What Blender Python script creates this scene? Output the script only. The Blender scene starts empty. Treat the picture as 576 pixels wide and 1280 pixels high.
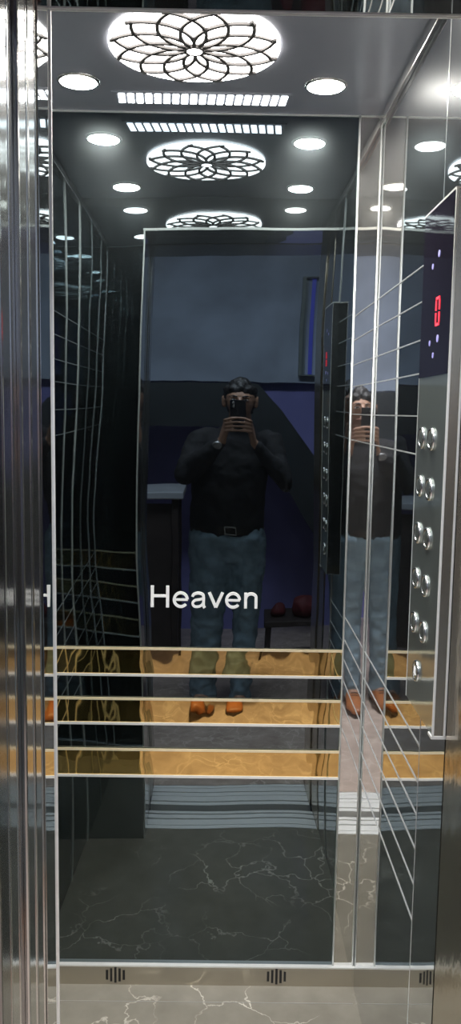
import bpy, bmesh, math, random
from mathutils import Vector, Matrix
random.seed(7)
C = bpy.context.scene.collection
PI = math.pi
D = 2.25          # camera to back wall (m)
CZ = 1.638        # camera height
CEIL = 2.395
HEAD = 2.284
XL, XR = -0.525, 0.392
YF = 1.453        # inner face of the front wall

# ------------------------------------------------------------------ materials
def newmat(name):
    m = bpy.data.materials.new(name); m.use_nodes = True
    nt = m.node_tree; return m, nt, nt.nodes['Principled BSDF']

def mirror(name, col, rough=0.02, wave=4.0, dist=0.0, haze=0.0, haze_rough=0.35, stretch=(1,1,1), detail=1.0, wave2=None):
    m, nt, b = newmat(name)
    b.inputs['Base Color'].default_value = (*col, 1)
    b.inputs['Metallic'].default_value = 1
    b.inputs['Roughness'].default_value = rough
    nb = None
    if dist > 0:
        tc = nt.nodes.new('ShaderNodeTexCoord'); mp = nt.nodes.new('ShaderNodeMapping')
        mp.inputs['Scale'].default_value = stretch
        nt.links.new(tc.outputs['Object'], mp.inputs['Vector'])
        nz = nt.nodes.new('ShaderNodeTexNoise'); nz.inputs['Scale'].default_value = wave
        nz.inputs['Detail'].default_value = detail
        nt.links.new(mp.outputs[0], nz.inputs['Vector'])
        nb = nt.nodes.new('ShaderNodeBump'); nb.inputs['Distance'].default_value = dist
        nb.inputs['Strength'].default_value = 1.0
        nt.links.new(nz.outputs[0], nb.inputs['Height'])
        if wave2:
            n2 = nt.nodes.new('ShaderNodeTexNoise'); n2.inputs['Scale'].default_value = wave2[0]
            n2.inputs['Detail'].default_value = 1
            nt.links.new(mp.outputs[0], n2.inputs['Vector'])
            nb2 = nt.nodes.new('ShaderNodeBump'); nb2.inputs['Distance'].default_value = wave2[1]
            nt.links.new(n2.outputs[0], nb2.inputs['Height']); nt.links.new(nb.outputs[0], nb2.inputs['Normal'])
            nb = nb2
        nt.links.new(nb.outputs[0], b.inputs['Normal'])
    if haze > 0:
        g = nt.nodes.new('ShaderNodeBsdfAnisotropic'); g.inputs['Roughness'].default_value = haze_rough
        g.inputs['Color'].default_value = (*col, 1)
        mx = nt.nodes.new('ShaderNodeMixShader'); mx.inputs[0].default_value = haze
        nt.links.new(b.outputs[0], mx.inputs[1]); nt.links.new(g.outputs[0], mx.inputs[2])
        nt.links.new(mx.outputs[0], nt.nodes['Material Output'].inputs['Surface'])
    return m

def plain(name, col, rough=0.5, metal=0.0, noise=0.0, nscale=20, bump=0.0, spec=0.5):
    m, nt, b = newmat(name)
    b.inputs['Base Color'].default_value = (*col, 1)
    b.inputs['Roughness'].default_value = rough; b.inputs['Metallic'].default_value = metal
    b.inputs['Specular IOR Level'].default_value = spec
    if noise or bump:
        tc = nt.nodes.new('ShaderNodeTexCoord'); nz = nt.nodes.new('ShaderNodeTexNoise')
        nz.inputs['Scale'].default_value = nscale; nz.inputs['Detail'].default_value = 6
        nt.links.new(tc.outputs['Object'], nz.inputs['Vector'])
        if noise:
            cr = nt.nodes.new('ShaderNodeValToRGB')
            cr.color_ramp.elements[0].position = .3; cr.color_ramp.elements[1].position = .7
            cr.color_ramp.elements[0].color = tuple(max(0, c*(1-noise)) for c in col) + (1,)
            cr.color_ramp.elements[1].color = tuple(min(1, c*(1+noise)) for c in col) + (1,)
            nt.links.new(nz.outputs[0], cr.inputs[0]); nt.links.new(cr.outputs[0], b.inputs['Base Color'])
        if bump:
            bp = nt.nodes.new('ShaderNodeBump'); bp.inputs['Distance'].default_value = bump
            nt.links.new(nz.outputs[0], bp.inputs['Height']); nt.links.new(bp.outputs[0], b.inputs['Normal'])
    return m

def emit(name, col, s):
    m, nt, b = newmat(name)
    b.inputs['Base Color'].default_value = (*col, 1)
    b.inputs['Emission Color'].default_value = (*col, 1); b.inputs['Emission Strength'].default_value = s
    return m

def marble(name, base, base2, vein, rough, vscale=3.2, width=0.03, cover=.5, spec=.5):
    m, nt, b = newmat(name)
    L = nt.links.new; N = nt.nodes.new
    tc = N('ShaderNodeTexCoord')
    nz = N('ShaderNodeTexNoise'); nz.inputs['Scale'].default_value = 6; nz.inputs['Detail'].default_value = 8
    L(tc.outputs['Object'], nz.inputs['Vector'])
    sc = N('ShaderNodeVectorMath'); sc.operation = 'SCALE'; sc.inputs['Scale'].default_value = .28
    L(nz.outputs['Color'], sc.inputs[0])
    ad = N('ShaderNodeVectorMath'); ad.operation = 'ADD'; L(tc.outputs['Object'], ad.inputs[0]); L(sc.outputs[0], ad.inputs[1])
    vo = N('ShaderNodeTexVoronoi'); vo.feature = 'DISTANCE_TO_EDGE'; vo.inputs['Scale'].default_value = vscale
    L(ad.outputs[0], vo.inputs['Vector'])
    r = N('ShaderNodeValToRGB'); r.color_ramp.elements[0].position = 0; r.color_ramp.elements[0].color = (1,1,1,1)
    r.color_ramp.elements[1].position = width; r.color_ramp.elements[1].color = (0,0,0,1)
    L(vo.outputs['Distance'], r.inputs[0])
    n2 = N('ShaderNodeTexNoise'); n2.inputs['Scale'].default_value = 3.5; n2.inputs['Detail'].default_value = 4
    L(tc.outputs['Object'], n2.inputs['Vector'])
    r2 = N('ShaderNodeValToRGB'); r2.color_ramp.elements[0].position = cover-.05; r2.color_ramp.elements[1].position = cover+.15
    L(n2.outputs[0], r2.inputs[0])
    mu = N('ShaderNodeMath'); mu.operation = 'MULTIPLY'; L(r.outputs[0], mu.inputs[0]); L(r2.outputs[0], mu.inputs[1])
    n3 = N('ShaderNodeTexNoise'); n3.inputs['Scale'].default_value = 14; n3.inputs['Detail'].default_value = 8
    L(tc.outputs['Object'], n3.inputs['Vector'])
    m1 = N('ShaderNodeMix'); m1.data_type = 'RGBA'; m1.inputs[6].default_value = (*base,1); m1.inputs[7].default_value = (*base2,1)
    L(n3.outputs[0], m1.inputs[0])
    m2 = N('ShaderNodeMix'); m2.data_type = 'RGBA'; L(mu.outputs[0], m2.inputs[0]); L(m1.outputs[2], m2.inputs[6]); m2.inputs[7].default_value = (*vein,1)
    L(m2.outputs[2], b.inputs['Base Color'])
    b.inputs['Roughness'].default_value = rough; b.inputs['Specular IOR Level'].default_value = spec
    return m

M = {}
M['black'] = mirror('black_mirror_steel', (.132,.158,.168), .012, 1.9, .0145, .045, .30, (1,1,.6), 0.0, (9,.00018))
M['blackceil'] = plain('ceiling_glare_grey', (.31,.32,.36), .25, .45, .06, 3)  # ceiling colour lifted to grey, standing in for the haze of lamp glare
M['steel'] = mirror('mirror_steel', (.70,.71,.70), .015, 3, .0018, .012, .35, (1,1,.5), 1.0, (8,.0003))
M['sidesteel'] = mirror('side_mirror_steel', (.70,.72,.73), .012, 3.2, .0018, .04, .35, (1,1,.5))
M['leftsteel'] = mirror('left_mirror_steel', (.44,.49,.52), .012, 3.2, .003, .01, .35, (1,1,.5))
M['post'] = mirror('corner_post_steel', (.74,.73,.70), .02, 5, .0022, .05, .3, (1,1,.4))
M['chrome'] = mirror('chrome_trim', (.92,.92,.90), .22)
M['edge'] = mirror('door_edge_steel', (.85,.85,.82), .18)
M['groove'] = plain('groove_line', (.80,.82,.82), .28, .75, .03, 40)
M['chromeline'] = plain('bright_inlay', (.92,.92,.88), .30, .45, .03, 40)
M['goldline'] = plain('gold_inlay', (.95,.82,.55), .30, .45, .03, 40)
M['gold'] = mirror('gold_mirror', (.76,.52,.19), .02, 5, .0022, .025, .3, (1.5,1,.8), 1.0, (14,.0003))
M['brushed'] = mirror('brushed_steel', (.60,.60,.58), .09, 50, .00025, .13, .4, (1,1,.02), 2)
M['brushed2'] = mirror('dull_steel', (.34,.34,.33), .16, 50, .00025, .1, .4, (1,1,.02), 2)
M['jamb'] = mirror('jamb_steel', (.62,.56,.46), .16, 30, .0012, .15, .4, (1,1,.5), 3)
M['copside'] = mirror('panel_side_steel', (.80,.78,.70), .22, 30, .0003, .2, .4, (1,1,.05))
M['panelsteel'] = mirror('control_steel', (.62,.68,.66), .06, 6, .0006, .35, .45)
M['skirt'] = mirror('skirting_steel', (.66,.62,.54), .10, 8, .0006, .30, .4, (1,1,1))
M['dark'] = plain('matte_dark', (.012,.012,.012), .7, 0, .2, 30)
M['shaft'] = plain('shaft_black', (.01,.01,.012), .8, 0, .2, 10)
M['lattice'] = plain('lattice_grey', (.045,.04,.038), .6, 0, .1, 50)
M['rose'] = emit('lamp_white', (1,.97,.93), 16)
M['spot'] = emit('spot_white', (1,.95,.87), 400)
M['slot'] = emit('slot_white', (.92,.96,1), 14)
M['sill'] = plain('sill_aluminium', (.92,.93,.92), .30, .12, .03, 60)
M['marble'] = marble('dark_marble', (.155,.142,.115), (.27,.25,.205), (.74,.69,.58), .12, 5.5, .016, .50)
M['granite'] = marble('lobby_granite', (.26,.19,.16), (.80,.66,.57), (.88,.76,.66), .3, 9, .06, .45)
M['wallblue'] = plain('violet_wall_paint', (.26,.26,.62), .7, 0, .15, 2)
M['slate'] = plain('slate_wall_paint', (.44,.51,.63), .7, 0, .25, 2.2)
M['stair'] = plain('dark_stair_stone', (.018,.024,.028), .6, 0, .2, 8)
M['darkwall'] = plain('dark_wall_paint', (.06,.065,.075), .7, 0, .2, 4)
M['skin'] = plain('skin', (.42,.24,.16), .5, 0, .08, 25)
M['jacket'] = plain('black_cloth', (.012,.012,.014), .85, 0, .3, 60, .001)
M['jeans'] = plain('blue_denim', (.20,.29,.36), .85, 0, .30, 14, .002)
M['shoe'] = plain('tan_leather', (.40,.14,.045), .42, 0, .15, 15)
M['sole'] = plain('shoe_sole', (.05,.03,.02), .7, 0, .1, 30)
M['hair'] = plain('black_hair', (.012,.010,.010), .55, 0, .4, 80, .002)
M['belt'] = plain('belt_leather', (.02,.015,.012), .5, 0, .1, 20)
M['phone'] = plain('phone_black', (.02,.02,.025), .25, 0, .1, 10)
M['lens'] = plain('lens_glass', (.01,.01,.02), .05, 0, .1, 10)
M['watch'] = plain('watch_silver', (.85,.85,.85), .25, .8, .05, 20)
M['eye'] = plain('eye_white', (.8,.78,.75), .3, 0, .03, 50)
M['lip'] = plain('lip', (.32,.13,.10), .5, 0, .05, 50)
M['red'] = emit('red_digit', (1,.03,.05), 2.2)
M['violetdot'] = emit('violet_dot', (.35,.33,.70), .32)
M['glassblack'] = plain('display_glass', (.012,.010,.018), .04, 0, .05, 3)
M['redcloth'] = plain('red_cloth', (.10,.010,.014), .7, 0, .3, 14)
M['wood'] = plain('dark_wood', (.04,.03,.028), .5, 0, .3, 12)
M['paletop'] = plain('pale_top', (.45,.48,.52), .4, 0, .1, 12)
M['white'] = plain('white_letter', (.93,.94,.95), .4, .0, .02, 40)
M['blueglass'] = emit('blue_pane', (.10,.12,.75), .35)

# ------------------------------------------------------------------ helpers
def empty(name, loc, label=None, cat=None, group=None, kind=None):
    o = bpy.data.objects.new(name, None); C.objects.link(o); o.location = loc
    o.empty_display_size = .05
    tag(o, label, cat, group, kind); return o
def tag(o, label=None, cat=None, group=None, kind=None):
    if label: o['label'] = label
    if cat: o['category'] = cat
    if group: o['group'] = group
    if kind: o['kind'] = kind
    return o
def link(name, bm, mat, parent=None, smooth=False, bevel=0, seg=2):
    """bm in WORLD coordinates; origin is put at the parent or at the bottom centre"""
    me = bpy.data.meshes.new(name)
    vs = [v.co for v in bm.verts]
    mn = Vector([min(v[i] for v in vs) for i in range(3)]); mx = Vector([max(v[i] for v in vs) for i in range(3)])
    org = Vector(((mn.x+mx.x)/2, (mn.y+mx.y)/2, mn.z))
    for v in bm.verts: v.co -= org
    bmesh.ops.recalc_face_normals(bm, faces=bm.faces[:])
    if smooth:
        for f in bm.faces: f.smooth = True
    bm.to_mesh(me); bm.free()
    me.materials.append(mat)
    o = bpy.data.objects.new(name, me); C.objects.link(o)
    if parent:
        o.parent = parent
        w = Vector((0,0,0)); p = parent
        while p: w += p.location; p = p.parent
        o.location = org - w
    else: o.location = org
    if bevel:
        b = o.modifiers.new('bev', 'BEVEL'); b.width = bevel; b.segments = seg; b.limit_method = 'ANGLE'
    return o
def box(bm, x0, x1, y0, y1, z0, z1):
    vs = [bm.verts.new((x, y, z)) for x in (x0,x1) for y in (y0,y1) for z in (z0,z1)]
    for f in ((0,1,3,2),(4,6,7,5),(0,4,5,1),(2,3,7,6),(0,2,6,4),(1,5,7,3)): bm.faces.new([vs[i] for i in f])
    return vs
def bx(name, x0, x1, y0, y1, z0, z1, mat, parent=None, bevel=0, kind=None):
    bm = bmesh.new(); box(bm, x0,x1,y0,y1,z0,z1)
    o = link(name, bm, mat, parent, bevel=bevel)
    if kind: o['kind'] = kind
    return o
def prism(bm, pts, axis, a, b):
    """closed polygon pts (2D) extruded along axis from a to b"""
    def P(u, v, t):
        return {'x': (t,u,v), 'y': (u,t,v), 'z': (u,v,t)}[axis]
    A = [bm.verts.new(P(u,v,a)) for u,v in pts]; B = [bm.verts.new(P(u,v,b)) for u,v in pts]
    n = len(pts)
    bm.faces.new(A); bm.faces.new(B[::-1])
    for i in range(n): bm.faces.new((A[i], A[(i+1)%n], B[(i+1)%n], B[i]))
def ringband(bm, pts, w, axis, a, b, closed=False):
    """strip of width w following pts (2D), extruded from a to b along axis"""
    n = len(pts); L = []; R = []
    for i, p in enumerate(pts):
        p0 = pts[(i-1)%n] if (closed or i > 0) else p
        p1 = pts[(i+1)%n] if (closed or i < n-1) else p
        t = Vector((p1[0]-p0[0], p1[1]-p0[1])).normalized(); nrm = Vector((-t.y, t.x))
        L.append((p[0]+nrm.x*w/2, p[1]+nrm.y*w/2)); R.append((p[0]-nrm.x*w/2, p[1]-nrm.y*w/2))
    def P(q, t): return {'x': (t,q[0],q[1]), 'y': (q[0],t,q[1]), 'z': (q[0],q[1],t)}[axis]
    V = [[bm.verts.new(P(q,t)) for q in s] for s in (L,R) for t in (a,b)]  # La Lb Ra Rb
    La, Lb, Ra, Rb = V
    for i in range(n if closed else n-1):
        j = (i+1)%n
        bm.faces.new((La[i],La[j],Ra[j],Ra[i])); bm.faces.new((Lb[i],Rb[i],Rb[j],Lb[j]))
        bm.faces.new((La[i],Lb[i],Lb[j],La[j])); bm.faces.new((Ra[i],Ra[j],Rb[j],Rb[i]))
    if not closed:
        bm.faces.new((La[0],Ra[0],Rb[0],Lb[0])); bm.faces.new((La[-1],Lb[-1],Rb[-1],Ra[-1]))
def catmull(pts, n=6):
    out = []
    P = [pts[0]] + list(pts) + [pts[-1]]
    for i in range(1, len(P)-2):
        p0,p1,p2,p3 = [Vector(q) for q in P[i-1:i+3]]
        for k in range(n):
            t = k/n
            out.append(.5*((2*p1)+(p2-p0)*t+(2*p0-5*p1+4*p2-p3)*t*t+(3*p1-p0-3*p2+p3)*t**3))
    out.append(Vector(P[-1]))
    return [tuple(v) for v in out]
def circ(cx, cy, rx, ry=None, n=48, a0=0, a1=2*PI):
    ry = ry or rx
    return [(cx+rx*math.cos(a0+(a1-a0)*i/n), cy+ry*math.sin(a0+(a1-a0)*i/n)) for i in range(n)]
def lathe(bm, prof, axis_pt, axis='z', n=32):
    """prof: list of (r, t) revolve about axis through axis_pt"""
    rings = []
    for r, t in prof:
        ring = []
        for i in range(n):
            a = 2*PI*i/n; c, s = r*math.cos(a), r*math.sin(a)
            off = {'z': (c,s,t), 'x': (t,c,s), 'y': (c,t,s)}[axis]
            ring.append(bm.verts.new(Vector(axis_pt)+Vector(off)))
        rings.append(ring)
    for A, B in zip(rings, rings[1:]):
        for i in range(n): bm.faces.new((A[i],A[(i+1)%n],B[(i+1)%n],B[i]))
    bm.faces.new(rings[0]); bm.faces.new(rings[-1][::-1])
def loft(bm, path, n=20, ref=Vector((0,1,0)), caps=True):
    """path: list of (point, r_side, r_ref); closed tapered tube with rounded ends"""
    pts = [Vector(p[0]) for p in path]; rings = []
    def frame(i):
        a = pts[max(i-1,0)]; b = pts[min(i+1,len(pts)-1)]
        t = (b-a).normalized(); s = t.cross(ref)
        if s.length < 1e-4: s = t.cross(Vector((1,0,0)))
        s.normalize(); u = s.cross(t).normalized(); return t, s, u
    def ring(c, s, u, ra, rb):
        return [bm.verts.new(c + s*ra*math.cos(2*PI*k/n) + u*rb*math.sin(2*PI*k/n)) for k in range(n)]
    t, s, u = frame(0); c, ra, rb = path[0]; c = Vector(c); h = min(ra, rb)
    start = bm.verts.new(c - t*h)
    for q in (70, 40): 
        f = math.cos(math.radians(q)); rings.append(ring(c - t*h*math.sin(math.radians(q)), s, u, ra*f, rb*f))
    for i, (c, ra, rb) in enumerate(path):
        t, s, u = frame(i); rings.append(ring(Vector(c), s, u, ra, rb))
    c, ra, rb = path[-1]; c = Vector(c); h = min(ra, rb)
    for q in (40, 70):
        f = math.cos(math.radians(q)); rings.append(ring(c + t*h*math.sin(math.radians(q)), s, u, ra*f, rb*f))
    end = bm.verts.new(c + t*h)
    for A, B in zip(rings, rings[1:]):
        for i in range(n): bm.faces.new((A[i],A[(i+1)%n],B[(i+1)%n],B[i]))
    for i in range(n):
        bm.faces.new((start, rings[0][(i+1)%n], rings[0][i])); bm.faces.new((end, rings[-1][i], rings[-1][(i+1)%n]))
def ball(bm, c, r):
    r = (r,r,r) if not hasattr(r, '__len__') else r
    m = Matrix.Translation(c) @ Matrix.Diagonal((*r, 1))
    bmesh.ops.create_icosphere(bm, subdivisions=3, radius=1, matrix=m)
def remesh(o, voxel, smooth=4, disp=None):
    r = o.modifiers.new('rm', 'REMESH'); r.mode = 'VOXEL'; r.voxel_size = voxel; r.use_smooth_shade = True
    s = o.modifiers.new('sm', 'SMOOTH'); s.iterations = smooth; s.factor = .5
    if disp:
        tx = bpy.data.textures.new(o.name+'_folds', 'CLOUDS'); tx.noise_scale = disp[0]
        d = o.modifiers.new('dp', 'DISPLACE'); d.texture = tx; d.strength = disp[1]; d.mid_level = .5; d.texture_coords = 'LOCAL'
    bpy.context.view_layer.update()
    dg = bpy.context.evaluated_depsgraph_get()
    me = bpy.data.meshes.new_from_object(o.evaluated_get(dg))
    o.modifiers.clear(); o.data = me
    for p in me.polygons: p.use_smooth = True
    if not me.materials: me.materials.append(M['skin'])
    return o

# ================================================================== THE CABIN SHELL
bx('floor', XL-.02, .41, 1.378, D+.02, -.03, 0, M['marble'], kind='structure')
bm = bmesh.new()
box(bm, -.50, .38, 2.168, 2.1695, 0, .0008)
tag(link('trim_1', bm, plain('tile_joint', (.30,.29,.26), .4, 0, .1, 30)), kind='structure')
bx('ceiling', XL-.02, .41, 1.335, D+.02, CEIL, CEIL+.03, M['blackceil'], kind='structure')

# back wall: black panel areas, with a chrome corner strip to its right
wb = bx('wall_back', XL-.02, .331, D, D+.02, 0, CEIL, M['black'], kind='structure')
pb = bx('trim_2', .333, XR+.012, D-.002, D+.02, 0, CEIL, M['post'], kind='structure')
bands = [(.990,.915),(.847,.776),(.701,.624)]
k = 3
for zt, zb in bands:
    o = bx('trim_%d' % k, XL, .330, D-.003, D, zb, zt, M['gold'], kind='structure'); k += 1
    for z, mm in ((zt, M['goldline']), (zb, M['chromeline'])):
        bx('inlay_line', XL, .331, D-.006, D-.003, z-.0035, z+.0035, mm, o)
# bright joint trims on the back wall
for x0, x1 in ((.3295,.3345),(XR-.006,XR)):
    bm = bmesh.new(); lathe(bm, [(.0028,.06),(.0028,CEIL)], ((x0+x1)/2, D-.004, 0), 'z', 10)
    tag(link('trim_%d' % k, bm, M['groove'], smooth=True), kind='structure'); k += 1
bx('trim_%d' % k, XL, XR, D-.004, D, CEIL-.0035, CEIL, M['chromeline'], kind='structure'); k += 1

# skirting of the back wall with two slotted grilles
sk = bx('baseboard_back', XL, XR, D-.012, D, 0, .058, M['skirt'], kind='structure')
bx('top_edge', XL, XR, D-.014, D, .056, .060, M['chromeline'], sk)
for cx in (-.292, .170):
    for j, h in enumerate((.030,.040,.048,.040,.030)):
        bx('grille_slot', cx-.024+j*.012-.0033, cx-.024+j*.012+.0033, D-.0128, D-.012, .030-h/2, .030+h/2, M['dark'], sk)  # dark plates on the skirting face paint in the shade of open slots

# right wall, its groove lines and its front section
bx('wall_right', XR, XR+.02, 1.577, D, 0, CEIL, M['sidesteel'], kind='structure')
bx('wall_right', XR-.003, XR+.017, 1.400, 1.575, 0, CEIL, M['sidesteel'], kind='structure')
up_lines = [CZ+q for q in (.297,.226,.150,.083,-.002,-.080)]
lo_lines = [.990,.915,.847,.776,.701,.624]
for z in up_lines + lo_lines:
    bx('trim_%d' % k, XR-.0015, XR, 1.577, D-.006, z-.0014, z+.0014, M['groove'], kind='structure'); k += 1
bx('trim_%d' % k, XR-.0035, XR, 1.5755, 1.577, 0, CEIL, M['groove'], kind='structure'); k += 1
# cornice strip where right wall and ceiling meet
bx('trim_%d' % k, XR-.010, XR, 1.45, D-.006, CEIL-.028, CEIL, M['chrome'], kind='structure', bevel=.002); k += 1
# left wall
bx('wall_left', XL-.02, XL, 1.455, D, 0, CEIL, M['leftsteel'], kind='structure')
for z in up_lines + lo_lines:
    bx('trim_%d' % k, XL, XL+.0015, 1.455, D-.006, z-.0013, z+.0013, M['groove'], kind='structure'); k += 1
for y in (1.462, 1.72, 1.99, 2.23):
    bx('trim_%d' % k, XL, XL+.003, y-.0045, y+.0045, 0, CEIL, M['chromeline'], kind='structure'); k += 1
bx('trim_%d' % k, XL, XL+.010, 1.455, D-.006, CEIL-.028, CEIL, M['chrome'], kind='structure', bevel=.002); k += 1

# front wall: left return (its reveal flares by a few millimetres) and transom
bm = bmesh.new()
prism(bm, [(XL-.02,YF),(-.2965,YF),(-.2918,1.343),(XL-.02,1.343)], 'z', 0, CEIL)
tag(link('wall_front', bm, M['steel']), kind='structure')
bx('trim_%d' % k, -.2985, -.2935, 1.4505, 1.4555, 0, HEAD, M['chromeline'], kind='structure', bevel=.001); k += 1
bx('trim_%d' % k, XL+.004, -.3005, YF, YF+.0015, 0, CEIL-.03, M['leftsteel'], kind='structure'); k += 1
bx('wall_front', -.2965, XR, 1.343, YF, HEAD, CEIL, M['steel'], kind='structure')
bx('trim_%d' % k, -.2965, XR, YF-.002, YF+.002, HEAD-.003, HEAD, M['chromeline'], kind='structure'); k += 1

# sliding door panels parked on the left: each is a thing of its own
def door_panel(y0, y1, x1, mat, label):
    t = empty('elevator_door_panel', ((x1-.36), (y0+y1)/2, .012), label, 'elevator door')
    bx('panel', x1-.72, x1, y0, y1, .012, 2.30, mat, t, bevel=.004)
    bx('edge_strip', x1-.004, x1+.0008, y1-.004, y1-.001, .012, HEAD, M['edge'], t)
    return t
door_panel(1.288,1.337,-.295, M['brushed'], 'brushed steel sliding door panel edge parked nearest the bright cabin jamb')
door_panel(1.230,1.279,-.295, M['brushed'], 'second brushed steel door panel edge, just right of the dark gap')
door_panel(1.124,1.172,-.295, M['brushed'], 'brushed steel landing door edge just left of the dark gap')
door_panel(1.068,1.118,-.294, M['brushed2'], 'duller steel landing door edge at the far left of the picture')
# the gap shows the dark shaft lining and a brown-grey jamb flange
bx('wall_shaft', -.60, -.303, 1.174, 1.228, -.10, 2.45, M['brushed2'], kind='structure')
# landing frame
bx('wall_landing', -.60, -.300, .93, 1.062, 0, 2.40, M['brushed2'], kind='structure')
bx('wall_landing', .405, .62, .93, 1.38, 0, 2.40, M['brushed2'], kind='structure')
rj = bx('trim_%d' % k, .386, .405, 1.20, 1.385, .0, HEAD, M['jamb'], kind='structure', bevel=.003); k += 1
rj2 = bx('trim_%d' % k, .380, .405, .95, 1.18, .0, HEAD, M['jamb'], kind='structure', bevel=.003); k += 1
bx('lintel_1', -.60, .62, 1.20, 1.343, HEAD, 2.42, M['steel'], kind='structure', bevel=.003)
bx('trim_%d' % k, XL, XR, YF-.004, YF+.001, HEAD-.001, HEAD+.006, M['chromeline'], kind='structure'); k += 1
bx('lintel_2', -.60, .62, .93, 1.175, HEAD, 2.42, M['brushed2'], kind='structure', bevel=.003)
bx('wall_shaft', .62, .64, .93, 1.40, -.1, 2.45, M['shaft'], kind='structure')
bx('floor_pit', -.60, .62, 1.12, 1.26, -.14, -.10, M['shaft'], kind='structure')

# aluminium sills with running grooves
def sill(y0, y1, grooves, label):
    t = empty('door_sill', (.05, (y0+y1)/2, -.03), label, 'door sill')
    bm = bmesh.new(); z = 0
    edges = [y0] + [e for g in grooves for e in g] + [y1]
    pts = [(y0,-.03)]
    cur = y0
    for a, b in grooves: pts += [(cur,0),(a,0),(a,-.012),(b,-.012)]; cur = b
    pts += [(cur,0),(y1,0),(y1,-.03)]
    # polygon y,z -> extrude along x as quads with a floor so it stays valid
    A = [bm.verts.new((-.297,u,v)) for u,v in pts]; B = [bm.verts.new((.385,u,v)) for u,v in pts]
    for i in range(len(pts)): j = (i+1)%len(pts); bm.faces.new((A[i],A[j],B[j],B[i]))
    bm.faces.new(A); bm.faces.new(B[::-1])
    link('sill_plate', bm, M['sill'], t)
    for a, b in grooves:
        bx('groove', -.29, .38, a+.001, b-.001, -.012, -.0105, M['dark'], t)  # flat dark strip along each groove bottom
    return t
sill(1.232,1.374,[(1.252,1.262),(1.292,1.302),(1.345,1.349)], 'bright aluminium cabin sill with grooves beside the marble floor')
sill(.985,1.176,[(1.01,1.014),(1.05,1.058),(1.09,1.094),(1.14,1.150)], 'bright aluminium landing sill with grooves beside the pinkish lobby floor')

# ================================================================== CEILING FITTINGS
RC = (-.076, 1.853)
t = empty('ceiling_rosette_lamp', (RC[0], RC[1], CEIL-.012), 'round white ceiling lamp behind a dark petal lattice', 'ceiling lamp')
bm = bmesh.new(); lathe(bm, [(.178,CEIL-.006),(.178,CEIL)], (RC[0],RC[1],0), 'z', 72)
link('diffuser', bm, M['rose'], t)
bm = bmesh.new(); R = .178
for i in range(12):
    a = math.radians(15+30*i)
    a1 = math.acos(max(-1, min(1, (.96-.555**2-.54**2)/(2*.555*.54))))
    pts = [(RC[0]+x, RC[1]+y) for x,y in circ(.555*R*math.cos(a), .555*R*math.sin(a), .54*R, n=56, a0=a+a1, a1=a+2*PI-a1)]
    ringband(bm, pts, .0072, 'z', CEIL-.010-.00012*i, CEIL-.006)
link('petal_lattice', bm, M['lattice'], t)
bm = bmesh.new(); ringband(bm, [(RC[0]+x,RC[1]+y) for x,y in circ(0,0,.019,n=32)], .006, 'z', CEIL-.013, CEIL-.006, True)
link('centre_ring', bm, M['lattice'], t)
bm = bmesh.new(); lathe(bm, [(.016,CEIL-.0125),(.016,CEIL-.010)], (RC[0],RC[1],0), 'z', 32)
link('centre_disc', bm, M['rose'], t)

def spotlight(x, y, label):
    t = empty('ceiling_spotlight', (x,y,CEIL-.006), label, 'spotlight', 'round spotlights in the cabin ceiling')
    bm = bmesh.new(); lathe(bm, [(.050,CEIL),(.050,CEIL-.003),(.047,CEIL-.006),(.043,CEIL-.006),(.043,CEIL-.003)], (x,y,0), 'z', 40)
    link('trim_ring', bm, M['chrome'], t, smooth=True)
    bm = bmesh.new(); lathe(bm, [(.042,CEIL-.0058),(.042,CEIL-.002)], (x,y,0), 'z', 40)
    link('lens', bm, M['spot'], t)
spotlight(-.352, 2.05, 'round glowing spotlight in the ceiling, left of the slotted vent')
spotlight(.221, 2.05, 'round glowing spotlight in the ceiling, right of the slotted vent')
spotlight(-.345, 1.60, 'round spotlight over the cabin front left, seen only mirrored in the back wall')
spotlight(.228, 1.60, 'round spotlight over the cabin front right, seen only mirrored in the back wall')

t = empty('ceiling_vent', (-.067, 2.148, CEIL-.004), 'long row of bright slots in the ceiling near the back wall', 'vent')
bx('vent_plate', -.285, .150, 2.108, 2.188, CEIL-.003, CEIL, M['blackceil'], t)
for i in range(19):
    x = -.263+.0218*i
    bm = bmesh.new(); prism(bm, [(x-.006,2.120),(x+.009,2.120),(x+.005,2.176),(x-.010,2.176)], 'z', CEIL-.0045, CEIL-.003)
    link('slot', bm, M['slot'], t)

# ================================================================== LETTERING
t = empty('wall_lettering', (-.057, D, 1.108), 'white metal lettering spelling Heaven on the black back panel', 'sign')
S = .0835; SW = .0885; depth = .004; w = .092
X0 = -.2035; Z0 = 1.106
def glyph(strokes, adv):
    global X0
    bm = bmesh.new()
    for i, (pts, ww) in enumerate(strokes):
        q = [(X0+p[0]*SW, Z0+p[1]*S) for p in pts]
        ringband(bm, q, ww*S, 'y', D-depth-.00015*i, D)
    link('letter', bm, M['white'], t)
    X0 += adv*SW
def H_(): return [([(.125,0),(.125,.716)],.102),([(.597,0),(.597,.716)],.102),([(.125,.378),(.597,.378)],.085)]
def e_():
    arc = circ(.28,.26,.203,.228,34,math.radians(4),math.radians(330))
    return [(arc,w),([(.09,.262),(.495,.262)],.07)]
def a_():
    return [(catmull([(.085,.365),(.125,.445),(.26,.488),(.395,.445),(.425,.34),(.425,.14),(.435,.05),(.465,0)]),w),
            (catmull([(.425,.315),(.30,.275),(.16,.245),(.09,.15),(.14,.05),(.25,.033),(.36,.08),(.42,.18)]),.078)]
def v_(): return [([(.045,.519),(.25,.02)],.098),([(.455,.519),(.25,.02)],.098)]
def n_(): return [([(.11,0),(.11,.519)],.096),(catmull([(.11,.30),(.14,.41),(.22,.475),(.33,.478),(.42,.41),(.43,.30),(.43,0)]),.096)]
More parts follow.
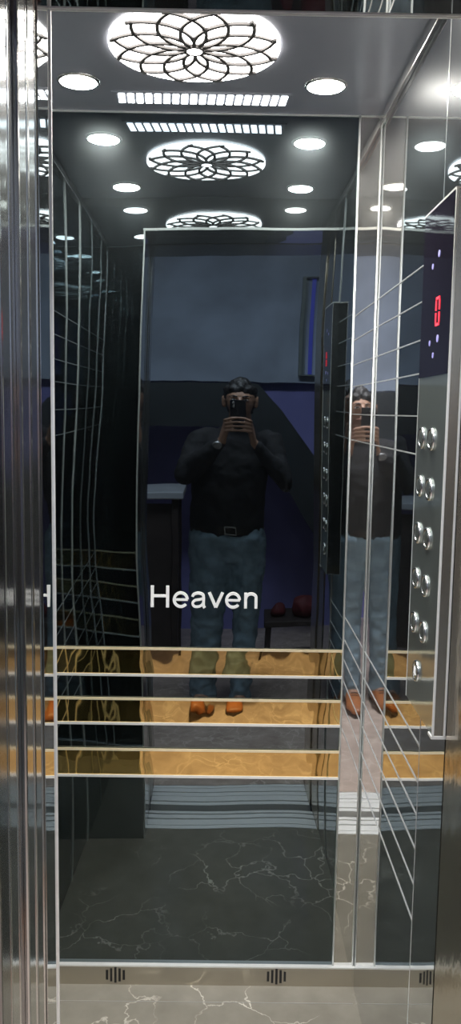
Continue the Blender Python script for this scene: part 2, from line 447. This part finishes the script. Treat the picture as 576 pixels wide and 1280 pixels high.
for g, adv in ((H_,.722),(e_,.556),(a_,.556),(v_,.5),(e_,.556),(n_,.556)): glyph(g(), adv)

# ================================================================== CAR OPERATING PANEL
XC = .365; y0, y1 = 1.398, 1.606; zb, zt = 1.087, 2.000; zd = 1.707
cop = empty('elevator_control_panel', ((XC+XR)/2, (y0+y1)/2, zb), 'tall steel call button panel with black display on the right wall', 'control panel')
bx('housing', XC+.002, XR-.001, y0, y1, zb, zt, M['brushed2'], cop, bevel=.0015)
bx('face_plate', XC, XC+.002, y0, y1, zb, zd, M['panelsteel'], cop)
bx('side_strip', XC+.001, XR-.004, y0-.0035, y0-.0005, zb, zt, M['copside'], cop, bevel=.001)
bx('edge_bead', XC-.001, XC+.003, y0-.005, y0-.001, zb, zt, M['chromeline'], cop, bevel=.0008)
bx('edge_bead', XR-.008, XR-.004, y0-.005, y0-.001, zb, zt, M['chromeline'], cop, bevel=.0008)
bx('edge_bead', XC-.0006, XC+.001, y1-.0006, y1+.0006, zb, zt, M['chromeline'], cop)
bx('bottom_lip', XC-.002, XR-.003, y0-.004, y0+.02, zb-.006, zb, M['chromeline'], cop, bevel=.001)
bx('top_cap', XC-.001, XR-.003, y0-.003, y1, zt, zt+.003, M['chromeline'], cop)
disp = bx('display', XC-.001, XC+.002, y0+.001, y1-.001, zd, zt-.001, M['glassblack'], cop)
# red seven segment zero; yc towards the cabin front
yc, zc, hw, hh, sw = 1.482, 1.638+.179, .0115, .0225, .0042
for seg in ([(yc-hw,zc+hh),(yc+hw,zc+hh)], [(yc-hw,zc-hh),(yc+hw,zc-hh)],
            [(yc-hw,zc+hh-.003),(yc-hw,zc+.002)], [(yc+hw,zc+hh-.003),(yc+hw,zc+.002)],
            [(yc-hw,zc-.002),(yc-hw,zc-hh+.003)], [(yc+hw,zc-.002),(yc+hw,zc-hh+.003)]):
    bm = bmesh.new(); ringband(bm, seg, sw, 'x', XC-.0020, XC-.001)
    link('digit_segment', bm, M['red'], disp)
for yy, zz, r in ((1.53,1.638+.128,.005),(1.475,1.638+.132,.0065),(1.503,1.638+.105,.005),(1.53,1.638+.262,.005),(1.487,1.638+.277,.006)):
    bm = bmesh.new(); lathe(bm, [(r,-.0018),(r,-.001)], (XC,yy,zz), 'x', 16); link('display_dot', bm, M['violetdot'], disp)  # small glowing violet dots on the display glass
def button(yy, zz, bell=False):
    bm = bmesh.new()
    lathe(bm, [(.0205,0),(.0205,-.002),(.0185,-.0052),(.0160,-.0052),(.0145,-.003),(.0145,0)], (XC,yy,zz), 'x', 40)
    b = link('push_button', bm, M['chrome'], cop, smooth=True)
    bm = bmesh.new(); lathe(bm, [(.0140,-.001),(.0140,-.0038),(.012,-.0046)], (XC,yy,zz), 'x', 32)
    link('button_face', bm, M['panelsteel'], b)
    bm = bmesh.new()
    if bell:
        pts = [(yy+u*.01, zz+v*.01) for u,v in ((-.95,-.55),(-.6,-.2),(-.55,.4),(-.25,.8),(0,1.0),(.25,.8),(.55,.4),(.6,-.2),(.95,-.55))]
        prism(bm, pts, 'x', XC-.0052, XC-.0046)
        prism(bm, [(yy-.0025,zz-.0065),(yy+.0025,zz-.0065),(yy,zz-.0095)], 'x', XC-.0052, XC-.0046)
        link('bell_mark', bm, M['white'], b)
    else:
        for a in range(3):
            box(bm, XC-.0052, XC-.0046, yy-.007+a*.005, yy-.005+a*.005, zz-.009, zz-.007)
        link('raised_dots', bm, M['dark'], b)
for z in (-.042,-.131,-.219,-.305,-.390):
    for yy in (1.557,1.484): button(yy, CZ+z)
button(1.523, CZ-.475, True)

# ================================================================== THE LOBBY (seen only in the mirrors)
bx('floor_lobby', -1.6, 1.6, -2.3, .98, -.03, 0, M['granite'], kind='structure')
bx('ceiling_lobby', -1.6, 1.6, -2.3, .93, 3.2, 3.23, M['slate'], kind='structure')
bx('wall_lobby_back', -1.6, 1.6, -2.2, -2.1, 0, 3.2, M['wallblue'], kind='structure')
bx('wall_lobby_left', -1.62, -1.6, -2.2, .93, 0, 3.2, M['darkwall'], kind='structure')
bx('wall_lobby_right', 1.6, 1.62, -2.2, .93, 0, 3.2, M['darkwall'], kind='structure')
bx('wall_landing', -1.6, -.60, .93, .99, 0, 3.2, M['darkwall'], kind='structure')
bx('wall_landing', .62, 1.6, .93, .99, 0, 3.2, M['darkwall'], kind='structure')
bx('wall_landing', -.60, .62, .93, .99, 2.42, 3.2, M['darkwall'], kind='structure')
bx('wall_bulkhead', -1.6, 1.6, -2.1, -2.0, 1.80, 3.2, M['slate'], kind='structure')
# dark stair flight crossing the lobby, descending to the right
bm = bmesh.new()
poly = [(-1.58,1.46),(.02,1.46),(1.20,.20),(1.30,.20),(1.30,.66),(.14,1.775),(-1.58,1.775)]
prism(bm, poly, 'y', -2.06, -1.30)
tag(link('staircase', bm, M['stair']), kind='structure')
# narrow window with a blue pane, high on the right of the lobby
wn = empty('window_1', (.62,-1.95,1.86), kind='structure')
bm = bmesh.new()
ringband(bm, [(.55,1.86),(.73,1.86),(.73,2.62),(.55,2.62)], .035, 'y', -2.0, -1.93, True)
link('window_frame', bm, plain('greenish_frame', (.22,.26,.25), .5, 0, .1, 8), wn)
bx('pane', .56,.60, -1.995,-1.985, 1.87,2.61, plain('grey_pane', (.30,.36,.38), .3, 0, .1, 8), wn)
bx('pane', .635,.675, -1.995,-1.98, 1.87,2.61, M['blueglass'], wn)
# reception table, left of the person
t = empty('side_table', (-.62,-1.15,0), 'dark side table with pale top behind the person, left', 'table')
bx('tabletop', -.98,-.26,-1.38,-.92,1.03,1.07, M['paletop'], t, bevel=.006)
for px in (-.95,-.31):
    for py in (-1.34,-.97): bx('leg', px-.02,px+.02,py-.02,py+.02,0,1.03, M['wood'], t, bevel=.003)
bx('front_panel', -.93,-.31,-.985,-.965,.12,1.0, M['wood'], t)
# low bench with red bundles, right of the person
t = empty('low_bench', (.50,-1.05,0), 'low dark bench behind the person, right', 'bench')
bx('seat', .18,.98,-1.25,-.85,.30,.34, M['wood'], t, bevel=.006)
for px in (.22,.94):
    for py in (-1.21,-.89): bx('leg', px-.02,px+.02,py-.02,py+.02,0,.30, M['wood'], t, bevel=.003)
def bundle(c, r, label):
    bm = bmesh.new()
    bmesh.ops.create_icosphere(bm, subdivisions=4, radius=1, matrix=Matrix.Translation(c) @ Matrix.Diagonal((*r,1)))
    for v in bm.verts:
        q = v.co; v.co += Vector((math.sin(q.z*60+q.x*35), math.cos(q.x*50), math.sin(q.y*55+q.x*20)))*.006
        if v.co.z < c[2]-r[2]*.8: v.co.z = c[2]-r[2]*.8
    tag(link('cloth_bundle', bm, M['redcloth'], smooth=True), label, 'bundle', 'red bundles on the low bench')
bundle((.52,-1.0,.34+.064), (.12,.10,.08), 'larger dim red cloth bundle on the dark low bench')
bundle((.29,-1.02,.34+.04), (.06,.07,.05), 'smaller dim red cloth bundle, nearer the person')

# ================================================================== THE PERSON TAKING THE PHOTOGRAPH
P = empty('person', (-.02,-.22,0), 'standing person in black jacket and blue jeans raising a phone', 'person')
bm = bmesh.new()
ref = Vector((0,1,0))
HC = Vector((.035,-.235,1.655))            # head centre
loft(bm, [((.035,-.245,1.625),.066,.082),((.035,-.243,1.66),.076,.094),((.035,-.24,1.69),.075,.092),((.035,-.24,1.717),.060,.074)], 28)   # cranium
loft(bm, [((.035,-.205,1.565),.034,.038),((.035,-.21,1.59),.052,.056),((.035,-.215,1.63),.064,.070),((.035,-.215,1.66),.066,.072)], 24)   # jaw and face
loft(bm, [((.030,-.265,1.44),.062,.060),((.033,-.255,1.52),.056,.058),((.035,-.245,1.60),.056,.058)], 20)   # neck
loft(bm, [((.035,-.150,1.668),.008,.009),((.035,-.136,1.648),.011,.013),((.035,-.126,1.628),.016,.013)], 12)   # nose
for s in (-1,1):
    loft(bm, [((.035+s*.078,-.238,1.625),.010,.014),((.035+s*.082,-.242,1.65),.009,.018),((.035+s*.082,-.245,1.675),.009,.017)], 12)  # ears
    ball(bm, (.035+s*.030,-.152,1.675), (.022,.010,.007))    # brow
loft(bm, [((.035,-.146,1.604),.020,.010),((.035,-.147,1.593),.022,.011)], 12)
# torso core and legs inside the clothes
loft(bm, [((-.02,-.25,.92),.14,.09),((-.015,-.25,1.10),.13,.09),((.01,-.255,1.30),.15,.10),((.025,-.26,1.42),.15,.08),((.03,-.26,1.47),.09,.06)], 24)
SH = {-1: Vector((-.150,-.26,1.425)), 1: Vector((.215,-.26,1.425))}
EL = {-1: Vector((-.215,-.13,1.245)), 1: Vector((.285,-.13,1.240))}
WR = {-1: Vector((-.052,-.062,1.430)), 1: Vector((.098,-.066,1.430))}
FT = {-1: Vector((-.125,.02,0)), 1: Vector((.055,.06,0))}
HP = {-1: Vector((-.105,-.25,.92)), 1: Vector((.065,-.25,.92))}
for s in (-1,1):
    loft(bm, [(SH[s],.045,.045),(SH[s].lerp(EL[s],.5),.042,.042),(EL[s],.036,.036)], 16)
    loft(bm, [(EL[s],.036,.036),(EL[s].lerp(WR[s],.35),.036,.036),(WR[s].lerp(EL[s],.12),.026,.024),(WR[s],.024,.020)], 16)
    kn = Vector((HP[s].x*.5+FT[s].x*.5, -.20, .50)); an = FT[s]+Vector((0,-.17,.09))
    loft(bm, [(HP[s],.075,.080),(kn,.050,.055),(an,.035,.040)], 18)
    loft(bm, [(an,.035,.040),(FT[s]+Vector((0,-.06,.045)),.036,.030),(FT[s]+Vector((0,.03,.035)),.034,.018)], 16, ref=Vector((0,0,1)))
# hands: palms beside the phone, fingers wrapping its far face, thumbs on the near face
PX0, PX1 = -.014, .064
for s in (-1,1):
    ex = PX0-.006 if s < 0 else PX1+.006          # phone side edge held by this hand
    palm = Vector((ex + s*.012, -.045, 1.505))
    loft(bm, [(WR[s],.024,.019),(WR[s].lerp(palm,.5),.034,.018),(palm,.040,.017),(palm+Vector((-s*.004,.010,.030)),.036,.014)], 18, ref=Vector((s,.12,0)))
    for j in range(4):
        z = 1.484+.0195*j; ln = (.044,.052,.054,.046)[j]*(1 if s < 0 else .92)
        root = Vector((ex+s*.016, -.030, z+.004)); k1 = Vector((ex+s*.010, -.004, z+.008))
        k2 = Vector((ex-s*.014, .003, z+.011+.002*j)); tip = Vector((ex-s*ln, -.002, z+.010+.003*j))
        loft(bm, [(root,.0088,.0088),(k1,.0085,.0085),(k2,.0078,.0078),(tip,.0066,.0066)], 12, ref=Vector((0,0,1)))
    loft(bm, [(palm+Vector((0,-.012,-.012)),.013,.012),(Vector((ex-s*.004,-.042,1.508)),.011,.010),(Vector((ex-s*.022,-.036,1.535)),.0085,.0085)], 12, ref=Vector((1,0,0)))
body = link('body', bm, M['skin'], P); remesh(body, .0042, 3)
# facial features
for s in (-1,1):
    bm = bmesh.new(); ball(bm, (.035+s*.030,-.1500,1.661), (.0125,.007,.0068)); e = link('eye', bm, M['eye'], P, smooth=True)
    bm = bmesh.new(); ball(bm, (.035+s*.030,-.1438,1.661), (.0052,.0022,.0052)); link('iris', bm, M['hair'], e, smooth=True)
    bm = bmesh.new(); loft(bm, [((.035+s*.014,-.143,1.679),.0035,.003),((.035+s*.032,-.143,1.684),.004,.003),((.035+s*.050,-.155,1.679),.0028,.003)], 8); link('eyebrow', bm, M['hair'], P, smooth=True)
bm = bmesh.new(); loft(bm, [((.014,-.143,1.598),.003,.004),((.035,-.1375,1.599),.006,.005),((.056,-.143,1.598),.003,.004)], 10, ref=Vector((0,0,1))); link('mouth', bm, M['lip'], P, smooth=True)
# hair cap: longer on top
bm = bmesh.new()
loft(bm, [((.035,-.262,1.635),.078,.084),((.035,-.256,1.68),.084,.092),((.035,-.250,1.70),.082,.094),((.035,-.248,1.727),.066,.078)], 28)
for i in range(26):
    a = 2*PI*i/26; ball(bm, (.035+.060*math.cos(a), -.252+.070*math.sin(a), 1.715+.008*math.sin(i*2.3)), .026)
hair = link('hair', bm, M['hair'], P)
remesh(hair, .006, 2, (.02,.010))
# jacket
bm = bmesh.new()
loft(bm, [((-.025,-.25,.965),.168,.118),((-.022,-.25,1.05),.170,.122),((-.01,-.252,1.18),.178,.124),((.012,-.257,1.32),.196,.125),((.027,-.262,1.40),.200,.108),((.032,-.264,1.455),.135,.085),((.033,-.262,1.505),.076,.074)], 32)
for s in (-1,1):
    loft(bm, [(SH[s]+Vector((-s*.03,0,.005)),.070,.070),(SH[s],.072,.072),(SH[s].lerp(EL[s],.5),.066,.066),(EL[s],.058,.060),(EL[s]+Vector((0,.012,-.004)),.052,.052)], 20)
    loft(bm, [(EL[s],.056,.058),(EL[s].lerp(WR[s],.35),.052,.052),(EL[s].lerp(WR[s],.75),.038,.037),(EL[s].lerp(WR[s],.88),.034,.033)], 20)
jk = link('jacket', bm, M['jacket'], P); remesh(jk, .009, 3, (.07,.020))
# jeans
bm = bmesh.new()
loft(bm, [((-.022,-.25,.90),.165,.118),((-.024,-.25,.98),.160,.112)], 28)
for s in (-1,1):
    kn = Vector((HP[s].x*.55+FT[s].x*.45, -.21, .50)); an = FT[s]+Vector((0,-.165,.07))
    loft(bm, [(HP[s]+Vector((0,0,.02)),.094,.112),(HP[s]+Vector((0,.0,-.12)),.090,.102),(HP[s].lerp(kn,.6),.078,.088),(kn,.068,.074),(kn.lerp(an,.4),.062,.070),(kn.lerp(an,.85),.058,.064),(an,.060,.066)], 24)
jn = link('jeans', bm, M['jeans'], P); remesh(jn, .010, 3, (.05,.028))
bm = bmesh.new()
pts = circ(-.022,-.25,.166,.116,60); ringband(bm, pts, .006, 'z', .962, .998, True)
bl = link('belt', bm, M['belt'], P)
bm = bmesh.new(); ringband(bm, [(-.045,.962),(.005,.962),(.005,.998),(-.045,.998)], .006, 'y', -.128, -.122, True)
link('buckle', bm, M['watch'], bl)
for s, lb in ((-1,'left'),(1,'right')):
    f = FT[s]; bm = bmesh.new()
    loft(bm, [(f+Vector((0,-.215,.045)),.036,.036),(f+Vector((0,-.16,.055)),.040,.044),(f+Vector((0,-.07,.048)),.044,.036),(f+Vector((s*.003,.02,.036)),.048,.026),(f+Vector((s*.003,.075,.030)),.038,.019)], 24, ref=Vector((0,0,1)))
    for v in bm.verts:
        if v.co.z < .012: v.co.z = .012
    sh = link('shoe', bm, M['shoe'], P, smooth=True)
    bm = bmesh.new()
    out = [(f.x+a*.052, f.y+b) for a,b in ((-.75,-.24),(-.85,-.17),(-.75,-.09),(-.98,0),(-.85,.06),(-.4,.10),(.4,.10),(.85,.06),(.98,0),(.75,-.09),(.85,-.17),(.75,-.24),(.3,-.258),(-.3,-.258))]
    prism(bm, out, 'z', 0, .016); link('sole', bm, M['sole'], sh)
    bm = bmesh.new()
    for j in range(4):
        yy = f.y-.075+.022*j; zz = .092-.0085*j-.001*j*j
        loft(bm, [((f.x-.018,yy,zz-.004),.0025,.0025),((f.x,yy,zz),.0028,.0028),((f.x+.018,yy,zz-.004),.0025,.0025)], 8, ref=Vector((0,0,1)))
    link('laces', bm, M['sole'], sh, smooth=True)
# wristwatch on the left wrist
wc = WR[-1].lerp(EL[-1], .10); ax = (EL[-1]-WR[-1]).normalized()
bm = bmesh.new(); loft(bm, [(wc-ax*.010,.029,.026),(wc+ax*.010,.030,.027)], 24, caps=True); wt = link('wristwatch', bm, M['belt'], P, smooth=True)
rot = Vector((0,0,1)).rotation_difference(Vector((-.1,.95,-.1)).normalized()).to_matrix().to_4x4()
bm = bmesh.new(); lathe(bm, [(.020,.0),(.020,.006),(.017,.009)], (0,0,0), 'z', 32)
bmesh.ops.transform(bm, matrix=Matrix.Translation(wc+Vector((-.004,.025,-.002))) @ rot, verts=bm.verts[:]); link('watch_case', bm, M['watch'], wt, smooth=False)

# the phone, held just behind the picture's viewpoint
ph = empty('phone', (.025,-.018,1.50), 'dark phone held upright in both hands in front of the face', 'phone')
bx('phone_body', PX0, PX1, -.0225, -.0145, 1.500, 1.662, M['phone'], ph, bevel=.003)
bx('camera_bump', PX0+.004, PX0+.028, -.0145, -.0132, 1.612, 1.656, M['lens'], ph, bevel=.0006)
for zz in (1.645,1.624):
    bm = bmesh.new(); lathe(bm, [(.0065,-.0132),(.0065,-.0125),(.005,-.0122)], (PX0+.016,0,zz), 'y', 24); link('lens_ring', bm, M['watch'], ph)

# ================================================================== LIGHT, WORLD, CAMERA
w_ = bpy.data.worlds.new('World'); bpy.context.scene.world = w_; w_.use_nodes = True
w_.node_tree.nodes['Background'].inputs[0].default_value = (.5,.55,.7,1); w_.node_tree.nodes['Background'].inputs[1].default_value = .05
def area(name, loc, size, power, col, rot=(0,0,0)):
    l = bpy.data.lights.new(name, 'AREA'); l.shape = 'RECTANGLE'; l.size, l.size_y = size; l.energy = power; l.color = col
    o = bpy.data.objects.new(name, l); C.objects.link(o); o.location = loc; o.rotation_euler = rot; return o
area('lobby_fill_light', (0,.05,3.17), (1.4,.4), 95, (.90,.92,1))  # added unseen fill lamp that brightens the lobby, its floor and the sills

cam = bpy.data.cameras.new('camera'); cam.sensor_fit = 'HORIZONTAL'; cam.sensor_width = 36
cam.lens = 1050/576*36; cam.clip_start = .004
co = bpy.data.objects.new('camera', cam); C.objects.link(co)
f = 1050.0
dY = Vector((-6,125,-f)).normalized()
up = Vector((.015,1,0)); up = (up-up.dot(dY)*dY).normalized()
dX = dY.cross(up)
R3 = Matrix((dX, dY, up))      # world = R3 @ camera-space
co.matrix_world = Matrix.Translation((0,0,CZ)) @ R3.to_4x4()
sc = bpy.context.scene; sc.camera = co
sc.view_settings.view_transform = 'Standard'; sc.view_settings.look = 'None'; sc.view_settings.gamma = 1
sc.view_settings.use_curve_mapping = False; sc.view_settings.exposure = 0.0
cy = sc.cycles
cy.max_bounces = 14; cy.glossy_bounces = 12; cy.diffuse_bounces = 5
cy.sample_clamp_indirect = 3.0; cy.blur_glossy = .3
cy.use_denoising = True
try:
    cy.denoiser = 'OPENIMAGEDENOISE'; cy.denoising_input_passes = 'RGB_ALBEDO_NORMAL'
except Exception: pass
